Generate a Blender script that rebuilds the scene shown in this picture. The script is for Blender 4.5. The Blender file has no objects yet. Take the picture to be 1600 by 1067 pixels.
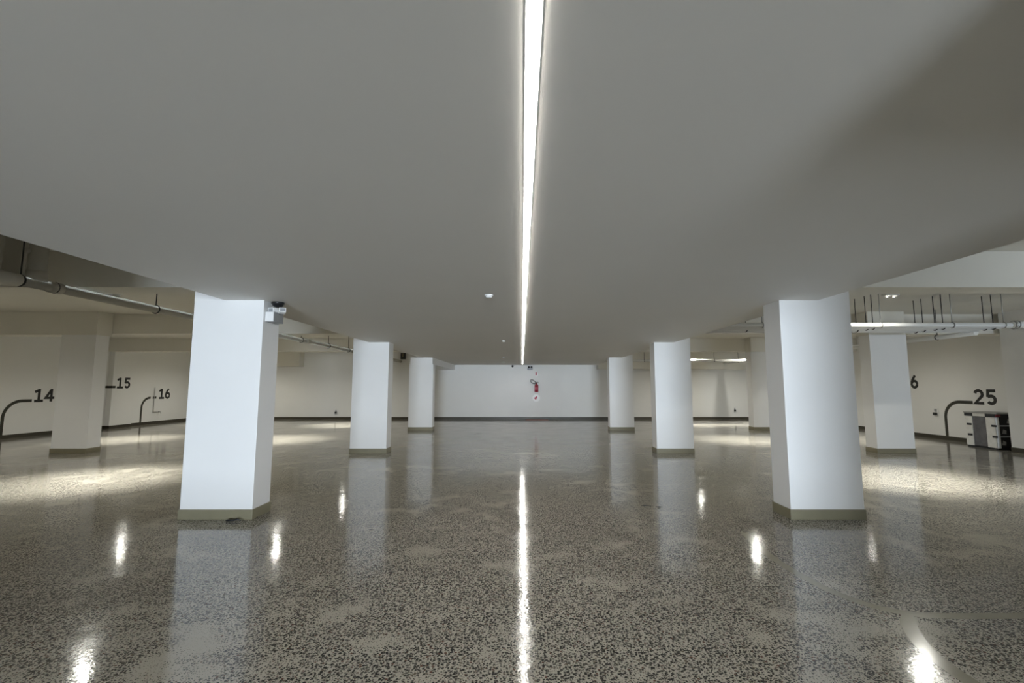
import bpy, bmesh, math, random
from mathutils import Vector, Matrix

random.seed(7)
SC = bpy.context.scene
COL = SC.collection
R = math.radians

# ------------------------------------------------------------------ camera
CAM_H = 1.447
cam_d = bpy.data.cameras.new('camera')
cam = bpy.data.objects.new('camera', cam_d)
COL.objects.link(cam)
cam.location = (0, 0, CAM_H)
cam.rotation_euler = (R(90 + 5.70), 0, 0)
cam_d.sensor_width = 36.0
cam_d.lens = 16.0
cam_d.shift_x = -15.0 / 1600.0
cam_d.clip_start = 0.02
SC.camera = cam

# ------------------------------------------------------------------ daylight through the garage entrance behind the camera
DAY_STRENGTH = 88.0
ENTRY_Y = -14.0
w = bpy.data.worlds.new('sky'); SC.world = w; w.use_nodes = True
bg = w.node_tree.nodes['Background']
bg.inputs['Color'].default_value = (0.78, 0.89, 1.0, 1)
bg.inputs['Strength'].default_value = DAY_STRENGTH
pd = bpy.data.lights.new('entrance_portal', 'AREA')
pd.shape = 'RECTANGLE'; pd.size = 3.0; pd.size_y = 3.34
pd.cycles.is_portal = True
po = bpy.data.objects.new('entrance_portal', pd); COL.objects.link(po)
po.location = (0.8, ENTRY_Y, 0.77); po.rotation_euler = (R(90), 0, 0)

pd2 = bpy.data.lights.new('window_portal', 'AREA')
pd2.shape = 'RECTANGLE'; pd2.size = 1.1; pd2.size_y = 0.70
pd2.cycles.is_portal = True
po2 = bpy.data.objects.new('window_portal', pd2); COL.objects.link(po2)
po2.location = (10.05, 0.36, 1.60); po2.rotation_euler = (R(90), 0, 0)

SPOT_W = 1200.0      # narrow heads
SPILL_W = 185.0     # wide heads
STRIP = 42.0
vs = SC.view_settings
vs.view_transform = 'Standard'; vs.look = 'None'; vs.gamma = 1.0; vs.use_curve_mapping = False
vs.exposure = 0.28
SC.display_settings.display_device = 'sRGB'
SC.cycles.max_bounces = 12
SC.cycles.diffuse_bounces = 7
SC.cycles.sample_clamp_indirect = 6.0
SC.cycles.caustics_reflective = False
SC.cycles.use_denoising = True

# ------------------------------------------------------------------ materials
MATS = {}
def mat(name, col, rough=0.5, metal=0.0, noise=0.0, nscale=20.0, bump=0.0, spec=0.5, emit=0.0, ecol=None):
    if name in MATS: return MATS[name]
    m = bpy.data.materials.new(name); m.use_nodes = True
    nt = m.node_tree; b = nt.nodes['Principled BSDF']
    b.inputs['Roughness'].default_value = rough
    b.inputs['Metallic'].default_value = metal
    b.inputs['Specular IOR Level'].default_value = spec
    b.inputs['Base Color'].default_value = (*col, 1)
    if noise or bump:
        tc = nt.nodes.new('ShaderNodeTexCoord')
        n = nt.nodes.new('ShaderNodeTexNoise'); n.inputs['Scale'].default_value = nscale
        n.inputs['Detail'].default_value = 4
        nt.links.new(tc.outputs['Object'], n.inputs['Vector'])
        if noise:
            r = nt.nodes.new('ShaderNodeValToRGB')
            r.color_ramp.elements[0].position = 0.3; r.color_ramp.elements[1].position = 0.7
            r.color_ramp.elements[0].color = (*[c * (1 - noise) for c in col], 1)
            r.color_ramp.elements[1].color = (*[min(1, c * (1 + noise)) for c in col], 1)
            nt.links.new(n.outputs['Fac'], r.inputs['Fac'])
            nt.links.new(r.outputs['Color'], b.inputs['Base Color'])
        if bump:
            bp = nt.nodes.new('ShaderNodeBump'); bp.inputs['Strength'].default_value = bump
            bp.inputs['Distance'].default_value = 0.01
            nt.links.new(n.outputs['Fac'], bp.inputs['Height'])
            nt.links.new(bp.outputs['Normal'], b.inputs['Normal'])
    if emit:
        b.inputs['Emission Color'].default_value = (*(ecol or col), 1)
        b.inputs['Emission Strength'].default_value = emit
    MATS[name] = m
    return m

WHITE = mat('white_wall_paint', (0.80, 0.80, 0.79), 0.55, noise=0.012, nscale=1.2)
COLUMN = mat('white_column_paint', (0.83, 0.83, 0.83), 0.5, noise=0.012, nscale=2.0, bump=0.03)
CEIL = mat('ceiling_paint', (0.75, 0.73, 0.69), 0.7, noise=0.015, nscale=0.6)
UPPER = mat('upper_ceiling_paint', (0.74, 0.72, 0.66), 0.7, noise=0.02, nscale=1.5)
CONC = mat('grey_ramp_wall', (.30, .29, .27), .7, noise=.1, nscale=2)
TAUPE = mat('taupe_skirting_paint', (0.21, 0.19, 0.125), 0.45, noise=0.06, nscale=6)
DARKSK = mat('dark_skirting', (0.045, 0.039, 0.024), 0.45, noise=0.1, nscale=6)
PAINT = mat('charcoal_wall_paint', (0.012, 0.0115, 0.010), 0.6, noise=0.1, nscale=9)
PAINT2 = mat('olive_line_paint', (0.028, 0.026, 0.017), 0.55, noise=0.1, nscale=9)
PVC = mat('white_pipe', (0.80, 0.80, 0.78), 0.35, noise=0.015, nscale=4)
PVCG = mat('grey_pipe', (0.47, 0.455, 0.40), 0.7, noise=0.03, nscale=4)
STEEL = mat('galvanised_steel', (0.42, 0.42, 0.41), 0.35, 0.8, noise=0.08, nscale=30)
DARKST = mat('dark_steel', (0.03, 0.03, 0.03), 0.5, 0.3, noise=0.1, nscale=30)
PLASTIC = mat('white_plastic', (0.80, 0.80, 0.80), 0.35, noise=0.01, nscale=30)
GREYPL = mat('grey_plastic', (0.30, 0.31, 0.32), 0.4, noise=0.02, nscale=30)
BLACKPL = mat('black_plastic', (0.012, 0.013, 0.015), 0.35, noise=0.1, nscale=30)
RED = mat('red_enamel', (0.30, 0.012, 0.03), 0.3, noise=0.05, nscale=15)
SIGNRED = mat('red_sign_print', (0.45, 0.03, 0.07), 0.5, noise=0.03, nscale=15)
SIGNW = mat('white_sign_plate', (0.95, 0.94, 0.94), 0.35, noise=0.01, nscale=15)
RUBBER = mat('hose_rubber', (0.05, 0.055, 0.05), 0.5, noise=0.05, nscale=30)
FOAM = mat('white_foam_guard', (0.78, 0.78, 0.76), 0.6, noise=0.06, nscale=14, bump=0.2)
WRAP = mat('grey_shrink_wrap', (0.12, 0.12, 0.13), 0.28, noise=0.25, nscale=7, bump=0.4)
TOPB = mat('grey_cover_board', (0.30, 0.30, 0.29), 0.6, noise=0.1, nscale=8)
BLACKBOX = mat('black_card', (0.012, 0.011, 0.011), 0.55, noise=0.2, nscale=10)
MAT_R = mat('brown_drain_grating', (0.20, 0.095, 0.075), 0.6, noise=0.15, nscale=20)
ALU = mat('strip_profile_aluminium', (0.7, 0.7, 0.69), 0.4, 0.6, noise=0.02, nscale=20)
LED = mat('led_diffuser', (0.9, 0.9, 0.88), 0.5, emit=STRIP, ecol=(1.0, 0.965, 0.90))
LENS = mat('spot_lens', (0.9, 0.9, 0.85), 0.4, emit=30.0, ecol=(1.0, 0.95, 0.82))

def floor_material():
    m = bpy.data.materials.new('polished_aggregate_concrete'); m.use_nodes = True
    nt = m.node_tree; N = nt.nodes; L = nt.links; b = N['Principled BSDF']
    tc = N.new('ShaderNodeTexCoord')
    def noise(scale, detail=3, rough=0.5):
        n = N.new('ShaderNodeTexNoise'); n.inputs['Scale'].default_value = scale
        n.inputs['Detail'].default_value = detail; n.inputs['Roughness'].default_value = rough
        L.new(tc.outputs['Object'], n.inputs['Vector']); return n
    def mth(op, a, b2=None, clamp=False):
        n = N.new('ShaderNodeMath'); n.operation = op; n.use_clamp = clamp
        for i, v in enumerate((a, b2)):
            if v is None: continue
            if isinstance(v, (int, float)): n.inputs[i].default_value = v
            else: L.new(v, n.inputs[i])
        return n.outputs[0]
    def mix(fac, c1, c2):
        n = N.new('ShaderNodeMix'); n.data_type = 'RGBA'
        if isinstance(fac, (int, float)): n.inputs[0].default_value = fac
        else: L.new(fac, n.inputs[0])
        for k, c in ((6, c1), (7, c2)):
            if isinstance(c, tuple): n.inputs[k].default_value = (*c, 1)
            else: L.new(c, n.inputs[k])
        return n.outputs[2]
    def mr(v, a, b2, c=0.0, d=1.0):
        n = N.new('ShaderNodeMapRange'); n.inputs['From Min'].default_value = a; n.inputs['From Max'].default_value = b2
        n.inputs['To Min'].default_value = c; n.inputs['To Max'].default_value = d
        L.new(v, n.inputs['Value']); return n.outputs[0]
    # warped coordinates so the stones are angular and uneven
    wn = noise(60, 2)
    add = N.new('ShaderNodeVectorMath'); add.operation = 'MULTIPLY_ADD'
    L.new(wn.outputs['Color'], add.inputs[0]); add.inputs[1].default_value = (0.012, 0.012, 0.0)
    L.new(tc.outputs['Object'], add.inputs[2])
    def stones(scale):
        v = N.new('ShaderNodeTexVoronoi'); v.feature = 'F1'; v.voronoi_dimensions = '2D'
        v.inputs['Scale'].default_value = scale; v.inputs['Randomness'].default_value = 1.0
        L.new(add.outputs[0], v.inputs['Vector'])
        s = N.new('ShaderNodeSeparateColor'); L.new(v.outputs['Color'], s.inputs[0])
        return v, s
    v1, s1 = stones(66); v2, s2 = stones(130)
    # where the grinding exposed the stones
    ex = noise(0.55, 4, 0.6); ex2 = noise(3.0, 3)
    expo = mth('ADD', mth('MULTIPLY', ex.outputs['Fac'], 0.55), mth('MULTIPLY', ex2.outputs['Fac'], 0.45))
    expf = mr(expo, 0.33, 0.46)
    rad1 = mth('MULTIPLY', mr(s1.outputs[0], 0.0, 1.0, 0.22, 0.56), expf)
    rad2 = mth('MULTIPLY', mr(s2.outputs[0], 0.0, 1.0, 0.05, 0.5), expf)
    k1 = mr(mth('SUBTRACT', rad1, v1.outputs['Distance']), -0.02, 0.05)
    k2 = mr(mth('SUBTRACT', rad2, v2.outputs['Distance']), -0.02, 0.06)
    pres1 = mth('GREATER_THAN', s1.outputs[1], 0.18)
    pres2 = mth('GREATER_THAN', s2.outputs[1], 0.30)
    k1 = mth('MULTIPLY', k1, pres1); k2 = mth('MULTIPLY', k2, pres2)
    # colours
    big = noise(0.8, 5, 0.6); fine = noise(240, 2)
    cem = mix(mr(big.outputs['Fac'], 0.3, 0.7), (0.305, 0.285, 0.24), (0.395, 0.37, 0.315))
    cem = mix(mr(fine.outputs['Fac'], 0.35, 0.7, 0.0, 0.35), cem, (0.46, 0.44, 0.395))
    def ramp(v, pts):
        r = N.new('ShaderNodeValToRGB'); cr = r.color_ramp; cr.interpolation = 'CONSTANT'
        while len(cr.elements) < len(pts): cr.elements.new(0.5)
        for e, (p, c) in zip(cr.elements, pts): e.position = p; e.color = (*c, 1)
        L.new(v, r.inputs['Fac']); return r.outputs['Color']
    sc = ramp(s1.outputs[2], [(0, (0.016, 0.015, 0.013)), (0.42, (0.035, 0.033, 0.029)), (0.66, (0.07, 0.066, 0.058)), (0.84, (0.115, 0.098, 0.075)), (0.94, (0.10, 0.055, 0.04))])
    sc2 = ramp(s2.outputs[2], [(0, (0.03, 0.028, 0.025)), (0.5, (0.075, 0.07, 0.062)), (0.85, (0.20, 0.19, 0.17))])
    col = mix(k2, cem, sc2); col = mix(k1, col, sc)
    L.new(col, b.inputs['Base Color'])
    rn = noise(1.7, 4)
    L.new(mr(rn.outputs['Fac'], 0.3, 0.7, 0.05, 0.15), b.inputs['Roughness'])
    b.inputs['Specular IOR Level'].default_value = 0.5; b.inputs['IOR'].default_value = 1.38
    # gentle waviness of the polish
    wv = noise(5, 2); wv2 = noise(55, 2)
    hsum = mth('ADD', wv.outputs['Fac'], mth('MULTIPLY', wv2.outputs['Fac'], 0.22))
    bp = N.new('ShaderNodeBump'); bp.inputs['Strength'].default_value = 0.35; bp.inputs['Distance'].default_value = 0.004
    L.new(hsum, bp.inputs['Height']); L.new(bp.outputs['Normal'], b.inputs['Normal'])
    MATS['floor'] = m
    return m
FLOOR = floor_material()
JOINT = mat('cement_joint_fill', (0.25, 0.232, 0.18), 0.13, noise=0.08, nscale=5)

# ------------------------------------------------------------------ mesh helpers
class MB:
    """collects shapes in world coordinates; build() links ONE mesh object"""
    def __init__(s): s.bm = bmesh.new()
    def box(s, x0, x1, y0, y1, z0, z1, bev=0.0):
        r = bmesh.ops.create_cube(s.bm, size=1.0)
        for v in r['verts']:
            v.co = Vector((x0 + (v.co.x + .5) * (x1 - x0), y0 + (v.co.y + .5) * (y1 - y0), z0 + (v.co.z + .5) * (z1 - z0)))
        if bev:
            ed = list({e for v in r['verts'] for e in v.link_edges})
            bmesh.ops.bevel(s.bm, geom=ed, offset=bev, segments=2, affect='EDGES', profile=0.6)
        return s
    def tube(s, pts, rad, seg=14, caps=True):
        pts = [Vector(p) for p in pts]
        rads = rad if isinstance(rad, (list, tuple)) else [rad] * len(pts)
        rings = []; prev = None
        for i, p in enumerate(pts):
            t = (pts[min(i + 1, len(pts) - 1)] - pts[max(i - 1, 0)]).normalized()
            if prev is None:
                a = Vector((0, 0, 1)) if abs(t.z) < 0.9 else Vector((1, 0, 0))
            else: a = prev
            u = (a - t * a.dot(t)).normalized(); v = t.cross(u); prev = u
            rings.append([s.bm.verts.new(p + (u * math.cos(k * 2 * math.pi / seg) + v * math.sin(k * 2 * math.pi / seg)) * rads[i]) for k in range(seg)])
        for a, b in zip(rings, rings[1:]):
            for k in range(seg):
                f = s.bm.faces.new((a[k], a[(k + 1) % seg], b[(k + 1) % seg], b[k])); f.smooth = True
        if caps:
            s.bm.faces.new(rings[0][::-1]); s.bm.faces.new(rings[-1])
        return s
    def lathe(s, origin, axis, prof, seg=24):
        """prof: list of (distance along axis, radius)"""
        o = Vector(origin); ax = Vector(axis).normalized()
        return s.tube([o + ax * d for d, r in prof], [max(r, 1e-4) for d, r in prof], seg)
    def torus(s, c, axis, R0, r0, seg=28, sub=8):
        ax = Vector(axis).normalized(); a = Vector((0, 0, 1)) if abs(ax.z) < .9 else Vector((1, 0, 0))
        u = (a - ax * a.dot(ax)).normalized(); v = ax.cross(u); c = Vector(c); rings = []
        for i in range(seg):
            th = 2 * math.pi * i / seg; d = u * math.cos(th) + v * math.sin(th)
            rings.append([s.bm.verts.new(c + d * (R0 + r0 * math.cos(2 * math.pi * k / sub)) + ax * r0 * math.sin(2 * math.pi * k / sub)) for k in range(sub)])
        for i in range(seg):
            A, B = rings[i], rings[(i + 1) % seg]
            for k in range(sub):
                f = s.bm.faces.new((A[k], A[(k + 1) % sub], B[(k + 1) % sub], B[k])); f.smooth = True
        return s
    def prism(s, pts, d):
        """pts: planar polygon (world), d: extrusion vector"""
        d = Vector(d); a = [s.bm.verts.new(Vector(p)) for p in pts]; b = [s.bm.verts.new(Vector(p) + d) for p in pts]
        s.bm.faces.new(a); s.bm.faces.new(b[::-1]); n = len(a)
        for i in range(n): s.bm.faces.new((a[i], b[i], b[(i + 1) % n], a[(i + 1) % n]))
        return s
    def ribbon(s, path, width, fn, thick):
        """flat stroke along a 2D path; fn(u, v, h) -> world"""
        P = [Vector((p[0], p[1])) for p in path]; n = len(P); Lf = []; Rt = []
        for i in range(n):
            t1 = (P[i] - P[i - 1]).normalized() if i else (P[1] - P[0]).normalized()
            t2 = (P[i + 1] - P[i]).normalized() if i < n - 1 else t1
            t = (t1 + t2); t = t.normalized() if t.length > 1e-6 else t1
            nm = Vector((-t.y, t.x)); k = 1.0 / max(0.5, nm.dot(Vector((-t1.y, t1.x))))
            Lf.append(P[i] + nm * width / 2 * k); Rt.append(P[i] - nm * width / 2 * k)
        bm = s.bm
        lt = [bm.verts.new(fn(p.x, p.y, thick)) for p in Lf]; rt = [bm.verts.new(fn(p.x, p.y, thick)) for p in Rt]
        lb = [bm.verts.new(fn(p.x, p.y, 0)) for p in Lf]; rb = [bm.verts.new(fn(p.x, p.y, 0)) for p in Rt]
        for i in range(n - 1):
            bm.faces.new((lt[i], lt[i + 1], rt[i + 1], rt[i])); bm.faces.new((lb[i], rb[i], rb[i + 1], lb[i + 1]))
            bm.faces.new((lt[i], lb[i], lb[i + 1], lt[i + 1])); bm.faces.new((rt[i], rt[i + 1], rb[i + 1], rb[i]))
        bm.faces.new((lt[0], rt[0], rb[0], lb[0])); bm.faces.new((lt[-1], lb[-1], rb[-1], rt[-1]))
        return s
    def build(s, name, material, parent=None, kind=None):
        bmesh.ops.recalc_face_normals(s.bm, faces=s.bm.faces[:])
        off = Vector((0, 0, 0)); p = parent
        while p is not None: off += p.location; p = p.parent
        for v in s.bm.verts: v.co -= off
        me = bpy.data.meshes.new(name); s.bm.to_mesh(me); s.bm.free()
        me.materials.append(material)
        o = bpy.data.objects.new(name, me); COL.objects.link(o)
        if parent is not None: o.parent = parent
        if kind: o['kind'] = kind
        return o

def tag(o, label, cat, group=None):
    o['label'] = label; o['category'] = cat
    if group: o['group'] = group
    return o
def thing(name, label, cat, loc, group=None):
    o = bpy.data.objects.new(name, None); COL.objects.link(o); o.location = loc; o.empty_display_size = 0.2
    return tag(o, label, cat, group)

# ------------------------------------------------------------------ dimensions (metres)
XL, XR, YF = -14.5, 11.7, 20.71         # left wall, right wall, far wall
ZS, ZC = 2.44, 3.14                     # soffit, upper ceiling
ROW = (5.16, 10.13, 15.42)              # column fronts
SX = 3.41                               # soffit half width
YR = 0.62                               # wall beside the camera
LX0, LX1 = -3.05, 2.70                    # entrance lane behind the camera

# ------------------------------------------------------------------ shell
fl = MB().box(XL - .3, XR + .3, -2.0, YF + .3, -0.2, 0.0).build('floor', FLOOR, kind='structure')
MB().prism([(LX0, -2.0, 0), (LX0, ENTRY_Y, -.9), (LX0, ENTRY_Y, -1.1), (LX0, -2.0, -.2)], (LX1 - LX0, 0, 0)).build('floor_entrance_ramp', mat('ramp_concrete', (.2, .19, .17), .6, noise=.1, nscale=3), kind='structure')
def fz(u, v, h): return Vector((u, v, h))
def smooth(pts, n=8):
    out = []
    P = [Vector((*p, 0)) for p in pts]
    for i in range(len(P) - 1):
        p0, p1, p2, p3 = P[max(i - 1, 0)], P[i], P[i + 1], P[min(i + 2, len(P) - 1)]
        for k in range(n):
            t = k / n
            q = 0.5 * ((2 * p1) + (p2 - p0) * t + (2 * p0 - 5 * p1 + 4 * p2 - p3) * t * t + (3 * p1 - p0 - 3 * p2 + p3) * t ** 3)
            out.append((q.x, q.y))
    out.append(pts[-1]); return out
MB().ribbon(smooth([(2.22, 4.72), (2.15, 4.24), (2.14, 3.85), (2.19, 3.46), (2.30, 3.22), (2.46, 3.09), (2.68, 3.05), (3.19, 3.05), (3.9, 3.05)]), 0.075, fz, 0.0012).build('filled_joint', JOINT, fl)
MB().ribbon(smooth([(2.47, 3.05), (2.36, 2.93), (2.255, 2.72), (2.215, 2.53), (2.21, 2.36), (2.2, 2.0)]), 0.085, fz, 0.0016).build('filled_joint', JOINT, fl)

ce = MB().box(XL - .3, XR + .3, YR - .2, YF + .3, ZC, ZC + .2).build('ceiling', UPPER, kind='structure')
MB().box(-SX, SX, YR - 0.2, YF, ZS, ZC - .002).box(LX0 - .3, LX1 + .3, ENTRY_Y, YR - 0.2, ZS, ZC - .002).build('soffit', CEIL, ce)
def beam(x0, x1, y0, y1, z0, z1=ZC - .002, m=None): return MB().box(x0, x1, y0, y1, z0, z1).build('beam', m or UPPER, ce)
BZ = 2.68
for sgn in (-1, 1):
    xo = XL if sgn < 0 else XR
    for k, Y in enumerate(ROW):
        beam(min(sgn * (SX + .001), xo), max(sgn * (SX + .001), xo), Y + .40, Y + .80, BZ)
beam(XL, -9.53, ROW[1] + .01, ROW[1] + .39, 2.61)
beam(7.78, 8.61, ROW[1] + .01, ROW[1] + .39, 2.61)
beam(7.80, 8.65, ROW[2] + .01, ROW[2] + .39, 2.64)
beam(XL, -9.9, YF - .45, YF, 2.36)
beam(SX + .002, XR, YF - .40, YF, 2.24)
beam(1.18, LX1 + .3, 0.05, 0.45, ZS - .26, ZS, CEIL)
beam(-3.78, -3.03, ROW[2] + .05, YF, 2.213, ZS, COLUMN)

T = .25
wl = MB().box(XL - T, XL, YR, YF, 0, ZC).build('wall_left', WHITE, kind='structure')
MB().box(XL, XL + .18, 16.0, 16.9, 0, ZC).build('pilaster', WHITE, wl)
wr = MB().box(XR, XR + T, YR, YF, 0, ZC).build('wall_right', WHITE, kind='structure')
pil = MB().box(10.98, XR, 9.45, 10.38, 0, ZC).build('pilaster', COLUMN, wr)
wf = MB().box(XL - T, XR + T, YF, YF + T, 0, ZC).build('wall_far', WHITE, kind='structure')
MB().box(XL - T, LX0, YR - T, YR, 0, ZC).build('wall_rear_left', WHITE, kind='structure')
WX0, WX1, WZ0, WZ1 = 9.5, 10.6, 1.25, 1.95      # daylight window of the near right bay, behind the camera
MB().box(LX1, WX0, YR - T, YR, 0, ZC).box(WX1, XR + T, YR - T, YR, 0, ZC).box(WX0, WX1, YR - T, YR, 0, WZ0).box(WX0, WX1, YR - T, YR, WZ1, ZC).build('wall_rear_right', WHITE, kind='structure')
win = MB().box(WX0, WX1, YR - T, YR - T + .04, WZ0, WZ0 + .03).box(WX0, WX1, YR - T, YR - T + .04, WZ1 - .03, WZ1).box(WX0, WX0 + .03, YR - T, YR - T + .04, WZ0, WZ1).box(WX1 - .03, WX1, YR - T, YR - T + .04, WZ0, WZ1).build('window_1', ALU, kind='structure')
MB().box(LX0 - T, LX0, ENTRY_Y, YR - T, -1.0, ZS).build('wall_entrance_left', CONC, kind='structure')
MB().box(LX1, LX1 + T, ENTRY_Y, YR - T, -1.0, ZS).build('wall_entrance_right', CONC, kind='structure')
MB().box(LX0, -0.7, ENTRY_Y, ENTRY_Y + T, -1.0, ZS).build('wall_entrance_end_left', CONC, kind='structure')
MB().box(2.3, LX1, ENTRY_Y, ENTRY_Y + T, -1.0, ZS).build('wall_entrance_end_right', CONC, kind='structure')
SK = .105
MB().box(XL, XL + .014, YR, 16.0, 0, SK).box(XL + .18, XL + .194, 15.986, 16.9, 0, SK).box(XL, XL + .194, 15.986, 16.0, 0, SK).box(XL, XL + .014, 16.9, YF, 0, SK).build('baseboard_left', DARKSK, kind='structure')
MB().box(XL, XR, YF - .014, YF, 0, SK).build('baseboard_far', DARKSK, kind='structure')
MB().box(XR - .014, XR, 10.4, YF, 0, SK).box(10.966, 10.98, 9.44, 10.394, 0, SK).box(10.966, XR, 10.38, 10.394, 0, SK).box(10.966, XR, 9.436, 9.45, 0, SK).build('baseboard_right', DARKSK, kind='structure')

# ------------------------------------------------------------------ columns
def column(x0, x1, y0, y1, label, top=None, upper=None, skm=TAUPE):
    t = thing('column', label, 'column', ((x0 + x1) / 2, (y0 + y1) / 2, 0), 'square white columns in rows')
    m = MB().box(x0, x1, y0, y1, 0, top or ZS, 0.006)
    if upper: m.box(upper[0], upper[1], y0 + .0005, y1 - .0005, (top or ZS) - .02, ZC - .003)
    m.build('shaft', COLUMN, t)
    e = .010
    MB().box(x0 - e, x1 + e, y0 - e, y1 + e, 0, .108, 0.004).build('skirting', skm, t)
    return t
DEP = .35
xs = [(-3.76, -2.96), (2.96, 3.77)]
ups = [(-3.76, -SX - .001), (SX + .001, 3.77)]
names = [['nearest white column on the left, carrying an emergency light under the ceiling', 'nearest white column on the right, below the hanging white pipes'],
         ['second white column along the left side of the central lane', 'second white column along the right side of the central lane'],
         ['farthest white column on the left, with a beam block above it', 'farthest white column on the right, close to the far wall']]
for k, Y in enumerate(ROW):
    for s in (0, 1):
        if k == 2 and s == 0:
            column(-3.80, -2.99, Y, Y + DEP, names[k][s], top=2.212, upper=None)
        else:
            column(*xs[s], Y, Y + DEP, names[k][s], upper=ups[s])
column(-10.30, -9.52, ROW[1], ROW[1] + .33, 'grey-lit white column standing between wall numbers 14 and 15', top=2.609)
column(7.78, 8.61, ROW[1], ROW[1] + .33, 'white column beside the partly hidden number 26 on the right wall', top=2.609)
column(7.80, 8.65, ROW[2] + .05, ROW[2] + .4, 'distant side column just left of the nearest right column', top=2.639)
column(-10.30, -9.52, ROW[2], ROW[2] + .33, 'side column mostly hidden behind the nearest left column', top=BZ)

# ------------------------------------------------------------------ linear ceiling light
t = thing('linear_light', 'long bright white linear light running down the middle of the ceiling', 'strip light', (.033, 9.0, ZS))
MB().box(.010, .056, -1.6, 19.54, ZS - .004, ZS).build('profile', PLASTIC, t)
segs = [(-1.58, 2.635), (2.645, 7.0), (7.004, 11.4), (11.404, 15.93), (15.94, 19.52)]
for a, b in segs:
    MB().box(.0135, .0525, a, b, ZS - .0065, ZS - .004).build('diffuser', LED, t)

# ------------------------------------------------------------------ twin spotlights in the side bays
def twin_spot(x, y, label, k=1.0, rec=.03):
    t = thing('twin_spotlight', label, 'spotlight', (x, y, ZC), 'twin ceiling spotlights of the side bays')
    MB().box(x - .05, x + .05, y - .03, y + .03, ZC - .06, ZC).build('bracket', GREYPL, t)
    h = MB().box(x - .115, x + .115, y - .055, y + .055, ZC - .19, ZC - .06, .008).build('housing', PLASTIC, t)
    ax = Vector((0, -.62, -.78)) if 'glowing' in label else Vector((0, 0, -1))
    for s in (-1, 1):
        cx = x + s * .056; o = Vector((cx, y, ZC - .175))
        MB().lathe(o, ax, [(0, .050), (rec + .02, .050), (rec + .02, .044), (.012, .042)], 20).build('bezel', PLASTIC, h)
        MB().lathe(o + ax * (.006 if rec > .02 else rec + .012), ax, [(0, .041), (.006, .038), (.008, .02)], 20).build('lens', LENS, h)
        ld = bpy.data.lights.new('spot_lamp', 'SPOT'); ld.color = (1.0, 0.985, 0.895)
        ld.energy = k * (SPOT_W if s < 0 else SPILL_W)
        ld.spot_size = R(64 if s < 0 else 165); ld.spot_blend = 1.0; ld.shadow_soft_size = .022
        lo = bpy.data.objects.new('spot_lamp', ld); COL.objects.link(lo); lo.parent = t
        lo.location = (s * .056, 0, -.175 - rec - .04); lo.rotation_euler = (0, 0, 0)
    return t
for x, y, lb in [
    (-6.65, 7.3, 'grey twin spotlight behind the long left pipe, left of the nearest column'),
    (-6.65, 12.7, 'twin spotlight in the second left bay behind the nearest left column'),
    (-6.75, 17.5, 'twin spotlight in the farthest left bay beside the far wall'),
    (-11.0, 6.9, 'unseen twin spotlight added in the near left bay to brighten the side column'),  # added out of view to brighten the left side column and wall
    (-10.9, 12.8, 'twin spotlight lighting the floor in front of wall number 15'),
    (-11.6, 18.2, 'twin spotlight lighting the floor in front of wall number 16, farthest left one'),
    (6.13, 7.45, 'glowing twin spotlight below the right ceiling, in front of the white pipes'),
    (6.2, 12.6, 'twin spotlight in the second right bay between the columns'),
    (6.8, 17.9, 'twin spotlight in the farthest right bay beside the far wall'),
    (9.4, 12.7, 'twin spotlight in front of wall number 26 on the right'),
    (9.0, 17.9, 'twin spotlight in the far right corner bay'),
    ]:
    twin_spot(x, y, lb, k=.45 if x > 9.2 else .95 if y < 7 else 1.0, rec=.004 if 'glowing' in lb else .03)

# ------------------------------------------------------------------ pipes
def ring(m, c, axis, r): m.torus(c, axis, r + .004, .008, 22, 6)
def hung_pipe(name, label, p0, p1, r, hangers, m, rodm=DARKST, group=None, sleeves=()):
    p0 = Vector(p0); p1 = Vector(p1); d = (p1 - p0).normalized(); L0 = (p1 - p0).length
    t = thing(name, label, 'pipe', p0, group)
    MB().tube([p0, p1], r, 20).build('tube', m, t)
    for s in hangers:
        q = p0 + d * s
        h = MB().torus(q, d, r + .005, .009, 24, 6).build('clamp', rodm, t)
        MB().tube([(q.x, q.y, q.z + r), (q.x, q.y, ZC - .004)], .007, 8).build('hanger_rod', rodm, h)
    for s, ln, rr in sleeves:
        q = p0 + d * s
        MB().lathe(q, d, [(0, r), (0, rr), (ln, rr), (ln, r)], 20).build('coupling', m, t)
    return t
PX, PZ = -5.5, 2.608
lp = hung_pipe('drain_pipe', 'long grey pipe hung along the left side bay on dark clamps', (PX, 2.2, PZ), (PX, YF - .01, PZ), .056,
    [4.9 - 2.2, 6.76 - 2.2, 11.3 - 2.2, 12.9 - 2.2, 14.4 - 2.2, 17.0 - 2.2], PVCG, DARKST, None,
    [(3.0, .14, .066), (2.2, .48, .068), (9.3, .2, .064)])
MB().torus((PX, 5.27, PZ), (0, 1, 0), .061, .009, 24, 6).build('clamp', DARKST, lp)
MB().tube([(PX, 5.06, PZ + .03), (PX, 5.06, ZC - .003)], .082, 20).build('riser', PVCG, lp)
MB().lathe((PX, 5.06, PZ + .04), (0, 0, 1), [(0, .094), (.10, .094), (.10, .082)], 20).build('riser_collar', PVCG, lp)
MB().tube([(PX - .02, 4.93, PZ + .04), (PX - .02, 4.93, 2.92), (PX - .02, 4.99, 2.99)], .022, 12).build('vent_branch', PVCG, lp)
MB().box(PX - .36, PX - .22, 4.9, 5.15, PZ - .02, ZC - .004, .01).build('riser_casing', PVCG, lp)
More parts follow.
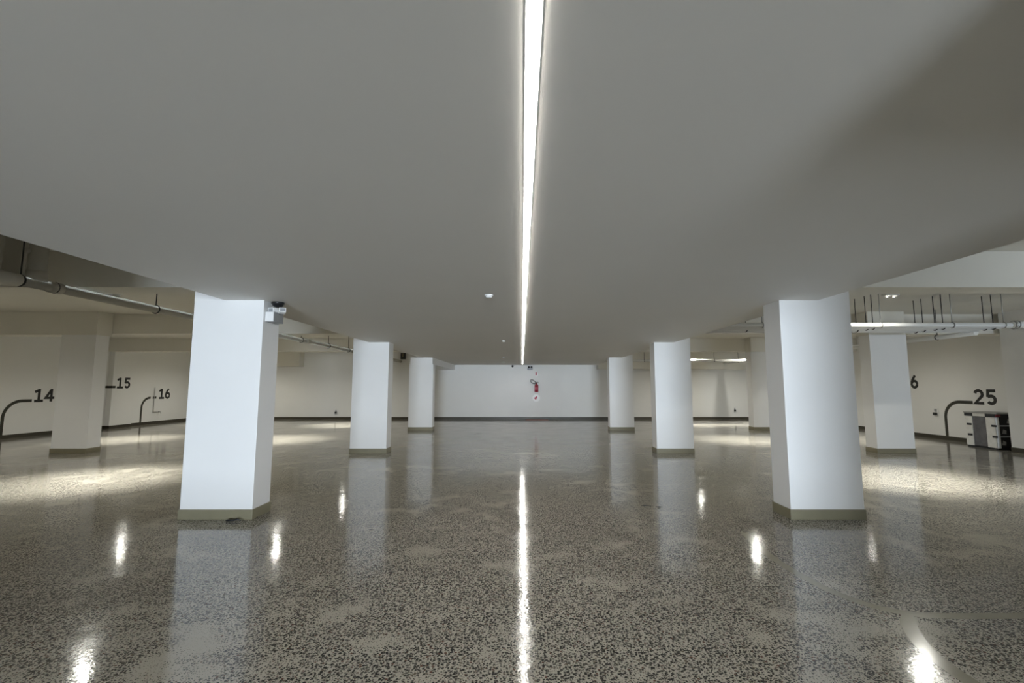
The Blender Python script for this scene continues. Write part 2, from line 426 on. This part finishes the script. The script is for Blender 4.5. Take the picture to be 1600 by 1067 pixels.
for k, y in enumerate((8.07, 8.25, 8.41, 8.66, 8.83)):
    lb = ['front one of the white pipes hung across the right bay', 'second of the white pipes hung across the right bay, counted from the front',
          'middle one of the white pipes hung across the right bay', 'fourth of the white pipes hung across the right bay, counted from the front',
          'rearmost of the white pipes hung across the right bay'][k]
    hg = [6.42 - SX, 7.70 - SX] + ([4.30 - SX] if k in (0, 3) else []) + ([8.62 - SX] if k in (0, 1, 2) else [])
    hung_pipe('supply_pipe', lb, (SX + .002, y, 2.545), (8.75 - k * .0, y, 2.545), .045, hg, PVC, STEEL if k < 1 else DARKST, 'white pipes across the right bay')
# wrapped end going on to the right wall
pts = []; rr = []
for i in range(40):
    u = i / 39; pts.append((8.76 + u * 2.2, 8.07 + .02 * math.sin(i * .7), 2.55 + u * .10)); rr.append(.058 + .010 * math.sin(i * 2.1) + .004 * math.sin(i * 5.3))
fo = tag(MB().tube(pts, rr, 16).build('wrapped_pipe', FOAM), 'bumpy white wrapped pipe end leading off toward the right edge', 'pipe')
fo['label'] = 'bumpy white wrapped pipe leading off to the right edge'
MB().torus((8.80, 8.07, 2.552), (1, 0, 0), .066, .014, 24, 8).build('flange', STEEL, fo)
MB().torus((8.86, 8.07, 2.555), (1, 0, 0), .066, .010, 24, 8).build('flange', STEEL, fo)
hung_pipe('drain_pipe', 'white pipe running back along the right side bay, passing the side columns', (9.05, 9.0, 2.52), (9.05, YF - .42, 2.52), .05, [.85, 3.8, 7.0, 10.0], PVC, DARKST)
hung_pipe('supply_pipe', 'thin white pipe hung across the farthest right bay', (SX + .002, 18.0, 2.49), (8.95, 18.0, 2.49), .045, [4.85 - SX, 7.62 - SX], PVC, DARKST)

# ------------------------------------------------------------------ numbers painted on the walls
def arc(cx, cy, r, a0, a1, n=14):
    return [(cx + r * math.cos(R(a0 + (a1 - a0) * i / n)), cy + r * math.sin(R(a0 + (a1 - a0) * i / n))) for i in range(n + 1)]
DIG = {
    '1': [[(.39, 0), (.39, 1.0)], [(.07, .77), (.40, .93)], [(.06, .08), (.72, .08)]],
    '2': [arc(.36, .68, .245, 165, -38) + [(.11, .085), (.68, .085)]],
    '4': [[(.52, 0), (.52, 1.0)], [(.52, .95), (.10, .30), (.76, .30)]],
    '5': [[(.66, .915), (.19, .915), (.15, .50)] , [(.15, .53)] + arc(.36, .33, .245, 118, -148)],
    '6': [arc(.36, .325, .245, 0, 360, 24), [(.125, .36), (.14, .50), (.22, .68), (.46, .985)]],
}
def wall_map(side, X, Y0, Z0, sc):
    if side == 'L': return lambda u, v, h: Vector((X + h, Y0 + u * sc, Z0 + v * sc))
    return lambda u, v, h: Vector((X - h, Y0 - u * sc, Z0 + v * sc))
def bay_number(text, side, X, Ys, Z0, sc, label, stem, stemX=None):
    t = thing('bay_number', label, 'wall number', (X, Ys, Z0), 'dark bay numbers painted on the side walls')
    adv = .0
    for ch in text:
        fn0 = wall_map(side, X, Ys + (adv if side == 'L' else -adv), Z0, sc)
        m = MB()
        for j, st in enumerate(DIG[ch]):
            m.ribbon(st, .20, lambda u, v, h, fn0=fn0: fn0(u, v, h), .0016 + .0003 * j)
        m.build('digit', PAINT, t)
        adv += .80 * sc
    for xx, pth in stem:
        MB().ribbon(pth, .085, (lambda u, v, h: Vector((xx + h, u, v))) if side == 'L' else (lambda u, v, h: Vector((xx - h, u, v))), .0015).build('guide_line', PAINT2, t)
    if text == '15':
        MB().box(XL, XL + .18, 15.998, 16.0, 1.4025, 1.4875).build('guide_line', PAINT2, t)
    return t
def stem(yv, ybar, zbar, r, side):
    s = 1 if ybar > yv else -1
    c = (yv + s * r, zbar - r)
    a = [(c[0] - s * r * math.cos(R(q)), c[1] + r * math.sin(R(q))) for q in range(0, 91, 6)]
    return [(yv, SK)] + a + [(ybar, zbar)]
bay_number('14', 'L', XL, 13.62, 1.0, .385, 'dark number 14 with curved line, leftmost on the left wall', [(XL, stem(12.86, 13.58, 1.045, .46, 'L'))])
bay_number('15', 'L', XL + .18, 16.16, 1.40, .375, 'dark number 15 with straight bar, highest on the left wall', [(XL, stem(15.1, 16.0, 1.445, .42, 'L')), (XL + .18, [(16.0, 1.445), (16.13, 1.445)])])
bay_number('16', 'L', XL, 18.30, .975, .40, 'dark number 16 with curved line behind the thin tap pipe', [(XL, stem(17.52, 17.92, 1.03, .38, 'L')), (XL, [(18.02, 1.03), (18.2, 1.03)])])
bay_number('25', 'R', XR, 11.87, 1.0, .385, 'dark number 25 with curved line above the wrapped crate', [(XR, stem(12.70, 11.9, 1.045, .44, 'R'))])
bay_number('26', 'R', XR, 14.06, 1.405, .385, 'dark number 26 half hidden behind a right side column', [(XR, stem(14.95, 14.1, 1.45, .44, 'R'))])

# tap pipe beside 16
t = thing('wall_tap', 'thin steel pipe with a small tap beside wall number 16', 'tap', (XL, 18.1, .4))
MB().tube([(XL + .03, 18.06, 1.42), (XL + .03, 18.06, .52)], .011, 10).build('riser_pipe', STEEL, t)
MB().tube([(XL + .03, 18.06, .52), (XL + .03, 18.06, .47), (XL + .04, 18.30, .45), (XL + .10, 18.33, .44), (XL + .13, 18.33, .39)], .014, 10).build('spout', STEEL, t)
MB().box(XL + .05, XL + .09, 18.28, 18.38, .47, .485, .004).build('lever', DARKST, t)

# ------------------------------------------------------------------ outlets
def outlet(c, ax, label, plug=False):
    x, y, z = c
    t = thing('power_outlet', label, 'outlet', (x, y, z), 'white wall power outlets')
    if ax == 'Y':
        MB().box(x - .06, x + .06, y - .012, y, z - .08, z + .08, .004).build('plate', PLASTIC, t)
        MB().box(x - .032, x + .032, y - .017, y - .011, z - .045, z + .045, .003).build('socket', GREYPL if plug else PLASTIC, t)
        if plug: MB().box(x - .04, x + .04, y - .06, y - .015, z - .10, z - .03, .006).build('plug', DARKST, t)
    else:
        MB().box(x - .012, x, y - .08, y + .08, z - .09, z + .13, .004).build('plate', PLASTIC, t)
        MB().box(x - .017, x - .011, y - .04, y + .04, z + .01, z + .09, .003).build('socket', GREYPL, t)
        if plug: MB().box(x - .06, x - .014, y - .05, y + .05, z - .08, z - .01, .006).build('plug', DARKST, t)
outlet((-1.44, YF, .49), 'Y', 'white outlet on the far wall left of the fire extinguisher')
outlet((1.64, YF, .49), 'Y', 'white outlet on the far wall right of the fire extinguisher')
outlet((-8.36, YF, .36), 'Y', 'outlet with dark plug on the far wall, left side bay', True)
outlet((-5.19, YF, .43), 'Y', 'white outlet on the far wall beside the farthest left column')
outlet((9.6, YF, .45), 'Y', 'outlet with dark plug on the far wall, right side bay', True)
outlet((XR, 12.98, .74), 'X', 'outlet with dark plug on the right wall beside number 25', True)

# ------------------------------------------------------------------ emergency light and camera on the nearest left column
cx, cy = -2.96, 5.30
t = thing('emergency_light', 'white emergency light box with two lamp heads on the nearest left column', 'emergency light', (cx, cy, 2.23))
MB().box(cx, cx + .10, cy - .10, cy + .11, 2.195, 2.315, .006).build('battery_box', GREYPL, t)
MB().box(cx + .004, cx + .098, cy - .108, cy - .099, 2.20, 2.31, .004).build('front_plate', PLASTIC, t)
def turned(m, c, rz, rx):
    M = Matrix.Translation(c) @ Matrix.Rotation(rz, 4, 'Z') @ Matrix.Rotation(rx, 4, 'X') @ Matrix.Translation(-Vector(c))
    for v in m.bm.verts: v.co = M @ v.co
    return m
for hx, hy, hz, rz, rx in ((cx + .055, cy - .03, 2.343, R(-12), R(8)), (cx + .145, cy - .01, 2.334, R(32), R(-14))):
    c = Vector((hx, hy, hz))
    h = turned(MB().box(hx - .038, hx + .038, hy - .045, hy + .03, hz - .028, hz + .028, .007), c, rz, rx).build('lamp_head', PLASTIC, t)
    turned(MB().box(hx - .028, hx + .028, hy - .049, hy - .044, hz - .020, hz + .020, .002), c, rz, rx).build('lamp_glass', GREYPL, h)
    MB().tube([(hx, hy + .01, hz - .02), (cx + .07, cy + .02, 2.305)], .011, 8).build('swivel', DARKST, h)
t = thing('security_camera', 'small black camera under the ceiling on the nearest left column', 'camera', (cx + .08, cy, ZS))
MB().lathe((cx + .085, cy, ZS), (0, 0, -1), [(0, .070), (.022, .070), (.026, .060)], 24).build('base', BLACKPL, t)
MB().lathe((cx + .085, cy, ZS - .02), (.1, -.3, -1), [(0, .060), (.015, .060), (.027, .048), (.034, .02)], 24).build('dome', BLACKPL, t)

# ------------------------------------------------------------------ ceiling and far wall fittings
def detector(x, y, r, label):
    t = thing('smoke_detector', label, 'smoke detector', (x, y, ZS), 'white smoke detectors in the central ceiling')
    MB().lathe((x, y, ZS), (0, 0, -1), [(0, r), (.008, r), (.012, r * .94)], 28).build('base', PLASTIC, t)
    MB().lathe((x, y, ZS - .011), (0, 0, -1), [(0, r * .8), (.012, r * .78), (.02, r * .5), (.022, r * .1)], 28).build('chamber', PLASTIC, t)
detector(-.355, 4.87, .046, 'nearest white smoke detector left of the linear light')
detector(-.39, 9.74, .036, 'middle small ceiling detector left of the linear light')
detector(-.6, 15.25, .045, 'third small ceiling detector left of the linear light')
detector(-.71, 17.97, .045, 'ceiling detector closest to the far wall')

t = thing('dome_camera', 'tiny black camera on the far wall left of the linear light end', 'camera', (-.41, YF, 2.38))
MB().lathe((-.41, YF, 2.385), (0, -1, 0), [(0, .05), (.03, .05), (.035, .045)], 20).build('base', BLACKPL, t)
MB().lathe((-.41, YF - .03, 2.385), (0, -1, -.2), [(0, .046), (.03, .04), (.05, .02)], 20).build('dome', BLACKPL, t)

t = thing('emergency_light', 'small grey twin-head emergency light high on the far wall', 'emergency light', (.38, YF, 2.29))
MB().box(.26, .50, YF - .06, YF, 2.21, 2.30, .006).build('battery_box', GREYPL, t)
for dx in (.33, .45):
    MB().lathe((dx, YF - .01, 2.345), (0, -1, -.1), [(0, .03), (.03, .045), (.07, .045), (.07, .035)], 16).build('lamp_head', DARKST, t)

X0 = .67
t = thing('fire_extinguisher', 'red fire extinguisher with looped black hose on the far wall', 'fire extinguisher', (X0, YF - .11, 1.22))
ey = YF - .11
cyl = MB().lathe((X0, ey, 1.22), (0, 0, 1), [(0, .06), (.006, .078), (.02, .085), (.29, .085), (.325, .075), (.35, .045), (.37, .028), (.385, .026)], 24).build('cylinder', RED, t)
MB().lathe((X0, ey, 1.31), (0, 0, 1), [(0, .0855), (.0001, .0862), (.13, .0862), (.1301, .0855)], 24).build('label_band', mat('pink_label', (.45, .09, .13), .5, noise=.1, nscale=40), cyl)
MB().lathe((X0, ey, 1.60), (0, 0, 1), [(0, .024), (.03, .028), (.05, .02)], 16).build('valve', DARKST, t)
MB().box(X0 - .01, X0 + .10, ey - .012, ey + .012, 1.632, 1.645, .003).box(X0 - .01, X0 + .09, ey - .012, ey + .012, 1.655, 1.668, .003).build('handle', DARKST, t)
hp = [(X0, ey - .01, 1.625), (X0 - .05, ey - .02, 1.665)] + [(X0 - .155 + .115 * math.cos(R(a)), ey - .03 - .0002 * a, 1.675 + .075 * math.sin(R(a)) - .05 * math.cos(R(a))) for a in range(0, 331, 15)] + [(X0 - .03, ey - .09, 1.58)]
MB().tube(hp, .017, 10).build('hose', RUBBER, t)
MB().box(X0 - .05, X0 + .05, YF - .03, YF, 1.40, 1.50).build('wall_bracket', DARKST, t)

t = thing('fire_sign', 'small red and white sign above the fire extinguisher', 'sign', (.68, YF, 2.03))
MB().prism([(.625, YF, 2.12), (.70, YF, 2.13), (.76, YF, 2.03), (.75, YF, 1.95), (.68, YF, 1.92), (.625, YF, 1.96)], (0, -.006, 0)).build('plate', SIGNW, t)
MB().prism([(.63, YF - .006, 2.115), (.69, YF - .006, 2.115), (.685, YF - .006, 1.965), (.63, YF - .006, 1.975)], (0, -.002, 0)).build('red_mark', SIGNRED, t)
t = thing('fire_sign', 'white octagonal sign with red mark below the fire extinguisher', 'sign', (.66, YF, .95))
MB().prism([(.66 + .175 * math.cos(R(22.5 + 45 * i)), YF, .95 + .175 * math.sin(R(22.5 + 45 * i))) for i in range(8)], (0, -.006, 0)).build('plate', SIGNW, t)
MB().prism([(.56, YF - .006, .95), (.66, YF - .006, 1.02), (.70, YF - .006, 1.05), (.695, YF - .006, .96), (.655, YF - .006, .88), (.62, YF - .006, .88)], (0, -.002, 0)).build('red_mark', SIGNRED, t)

t = thing('wall_box', 'small dark box high on the far wall left of the farthest left column', 'wall box', (-5.37, YF, 2.85))
MB().box(-5.49, -5.27, YF - .10, YF, 2.70, 2.98, .01).build('body', BLACKPL, t)
MB().box(-5.415, -5.36, YF - .104, YF - .098, 2.79, 2.97).build('pale_strip', mat('olive_strip', (.22, .20, .12), .6, noise=.05), t)

# drain grating at the far wall
t = thing('floor_grating', 'reddish brown grating in the floor under the fire extinguisher', 'grating', (.68, 20.4, 0))
MB().box(.18, 1.18, 20.12, 20.56, 0, .008).build('frame', MAT_R, t)
for i in range(12):
    yy = 20.15 + i * .033
    MB().box(.21, 1.15, yy, yy + .017, .008, .016).build('bar', MAT_R, t)
tag(MB().box(-2.34, -2.22, 20.15, 20.3, 0, .012, .004).build('drain_cover', DARKST), 'small dark floor cover near the far wall, left of the grating', 'floor cover')

# ------------------------------------------------------------------ wrapped crate at the right wall
t = thing('wrapped_crate', 'white and grey wrapped crate with black side, under wall number 25', 'crate', (11.27, 11.04, 0))
cx0, cx1, cy0, cy1, ch = 10.97, 11.58, 10.67, 11.40, .83
MB().box(cx0 + .02, cx1, cy0 + .02, cy1 - .02, .03, ch - .02).build('core', BLACKBOX, t)
MB().box(cx0 + .01, cx1 + .02, cy0 + .01, cy1 - .01, 0, .035, .004).build('pallet_base', BLACKPL, t)
MB().box(cx0 + .006, cx0 + .019, cy0 + .23, cy1 - .19, .05, ch - .09, .003).build('wrapped_panel', WRAP, t)
MB().box(cx0 + .004, cx0 + .019, cy0 + .235, cy1 - .195, ch - .085, ch - .01, .003).build('clear_band', FOAM, t)
for (a, b, pl) in ((cy0, cy0 + .225, 1), (cy1 - .18, cy1, 0)):
    g = MB().box(cx0, cx0 + .018, a, b, .04, ch - .09, .004)
    if pl: g.box(cx0, cx0 + .085, a - .001, a + .018, .04, ch - .09, .004)
    g = g.build('corner_guard', FOAM, t)
    for z in (.30, .55):
        MB().box(cx0 - .014, cx0 + .004, (a if pl else b - .14) - .02, (a if pl else b - .14) + .09, z - .028, z + .02, .004).build('buckle', BLACKPL, g)
    MB().box(cx0 - .004, cx0 + .02, a - .004, b + .004, ch - .088, ch - .012, .003).build('dark_band', BLACKPL, t)
MB().box(cx0 + .0, cx0 + .12, cy0 - .012, cy0 + .10, ch - .075, ch - .02, .003).build('red_tape', mat('red_tape', (.16, .015, .02), .4, noise=.1), t)
MB().box(cx0 - .015, cx1 + .02, cy0 - .015, cy1 + .015, ch - .012, ch + .014, .003).build('cover_board', TOPB, t)
for z in (.30, .55):
    MB().box(cx0 + .08, cx1, cy0 + .006, cy0 + .024, z - .014, z + .014, .003).build('strap', GREYPL, t)
for (xx, z) in ((11.14, .16), (11.36, .17), (11.17, .42), (11.30, .66)):
    MB().prism([(xx - .05, cy0 + .019, z - .05), (xx + .04, cy0 + .019, z - .06), (xx + .05, cy0 + .019, z + .02), (xx - .02, cy0 + .019, z + .05)], (0, -.006, 0)).build('torn_label', mat('torn_label', (.33, .32, .30), .6, noise=.3, nscale=25), t)

# ------------------------------------------------------------------ scraps on the floor
def scrap(pts, r, label, m=BLACKPL):
    tag(MB().tube(pts, r, 8).build('scrap', m), label, 'scrap')
scrap([(-3.20, 5.085, .010), (-3.17, 5.07, .016), (-3.12, 5.075, .013), (-3.08, 5.09, .022), (-3.03, 5.08, .012)], [.004, .011, .008, .010, .003], 'black scrap on the floor at the nearest left column')
scrap([(1.46, 5.74, .005), (1.50, 5.72, .009), (1.54, 5.74, .007), (1.58, 5.71, .006)], [.002, .007, .005, .002], 'dark scrap on the floor right of the lane centre, left piece')
scrap([(1.62, 5.68, .005), (1.66, 5.66, .008), (1.70, 5.68, .006)], [.002, .006, .002], 'dark scrap on the floor right of the lane centre, right piece')
scrap([(-1.56, 4.80, .004), (-1.53, 4.79, .006), (-1.50, 4.80, .004)], [.002, .005, .002], 'tiny dark scrap on the floor left of the lane centre')
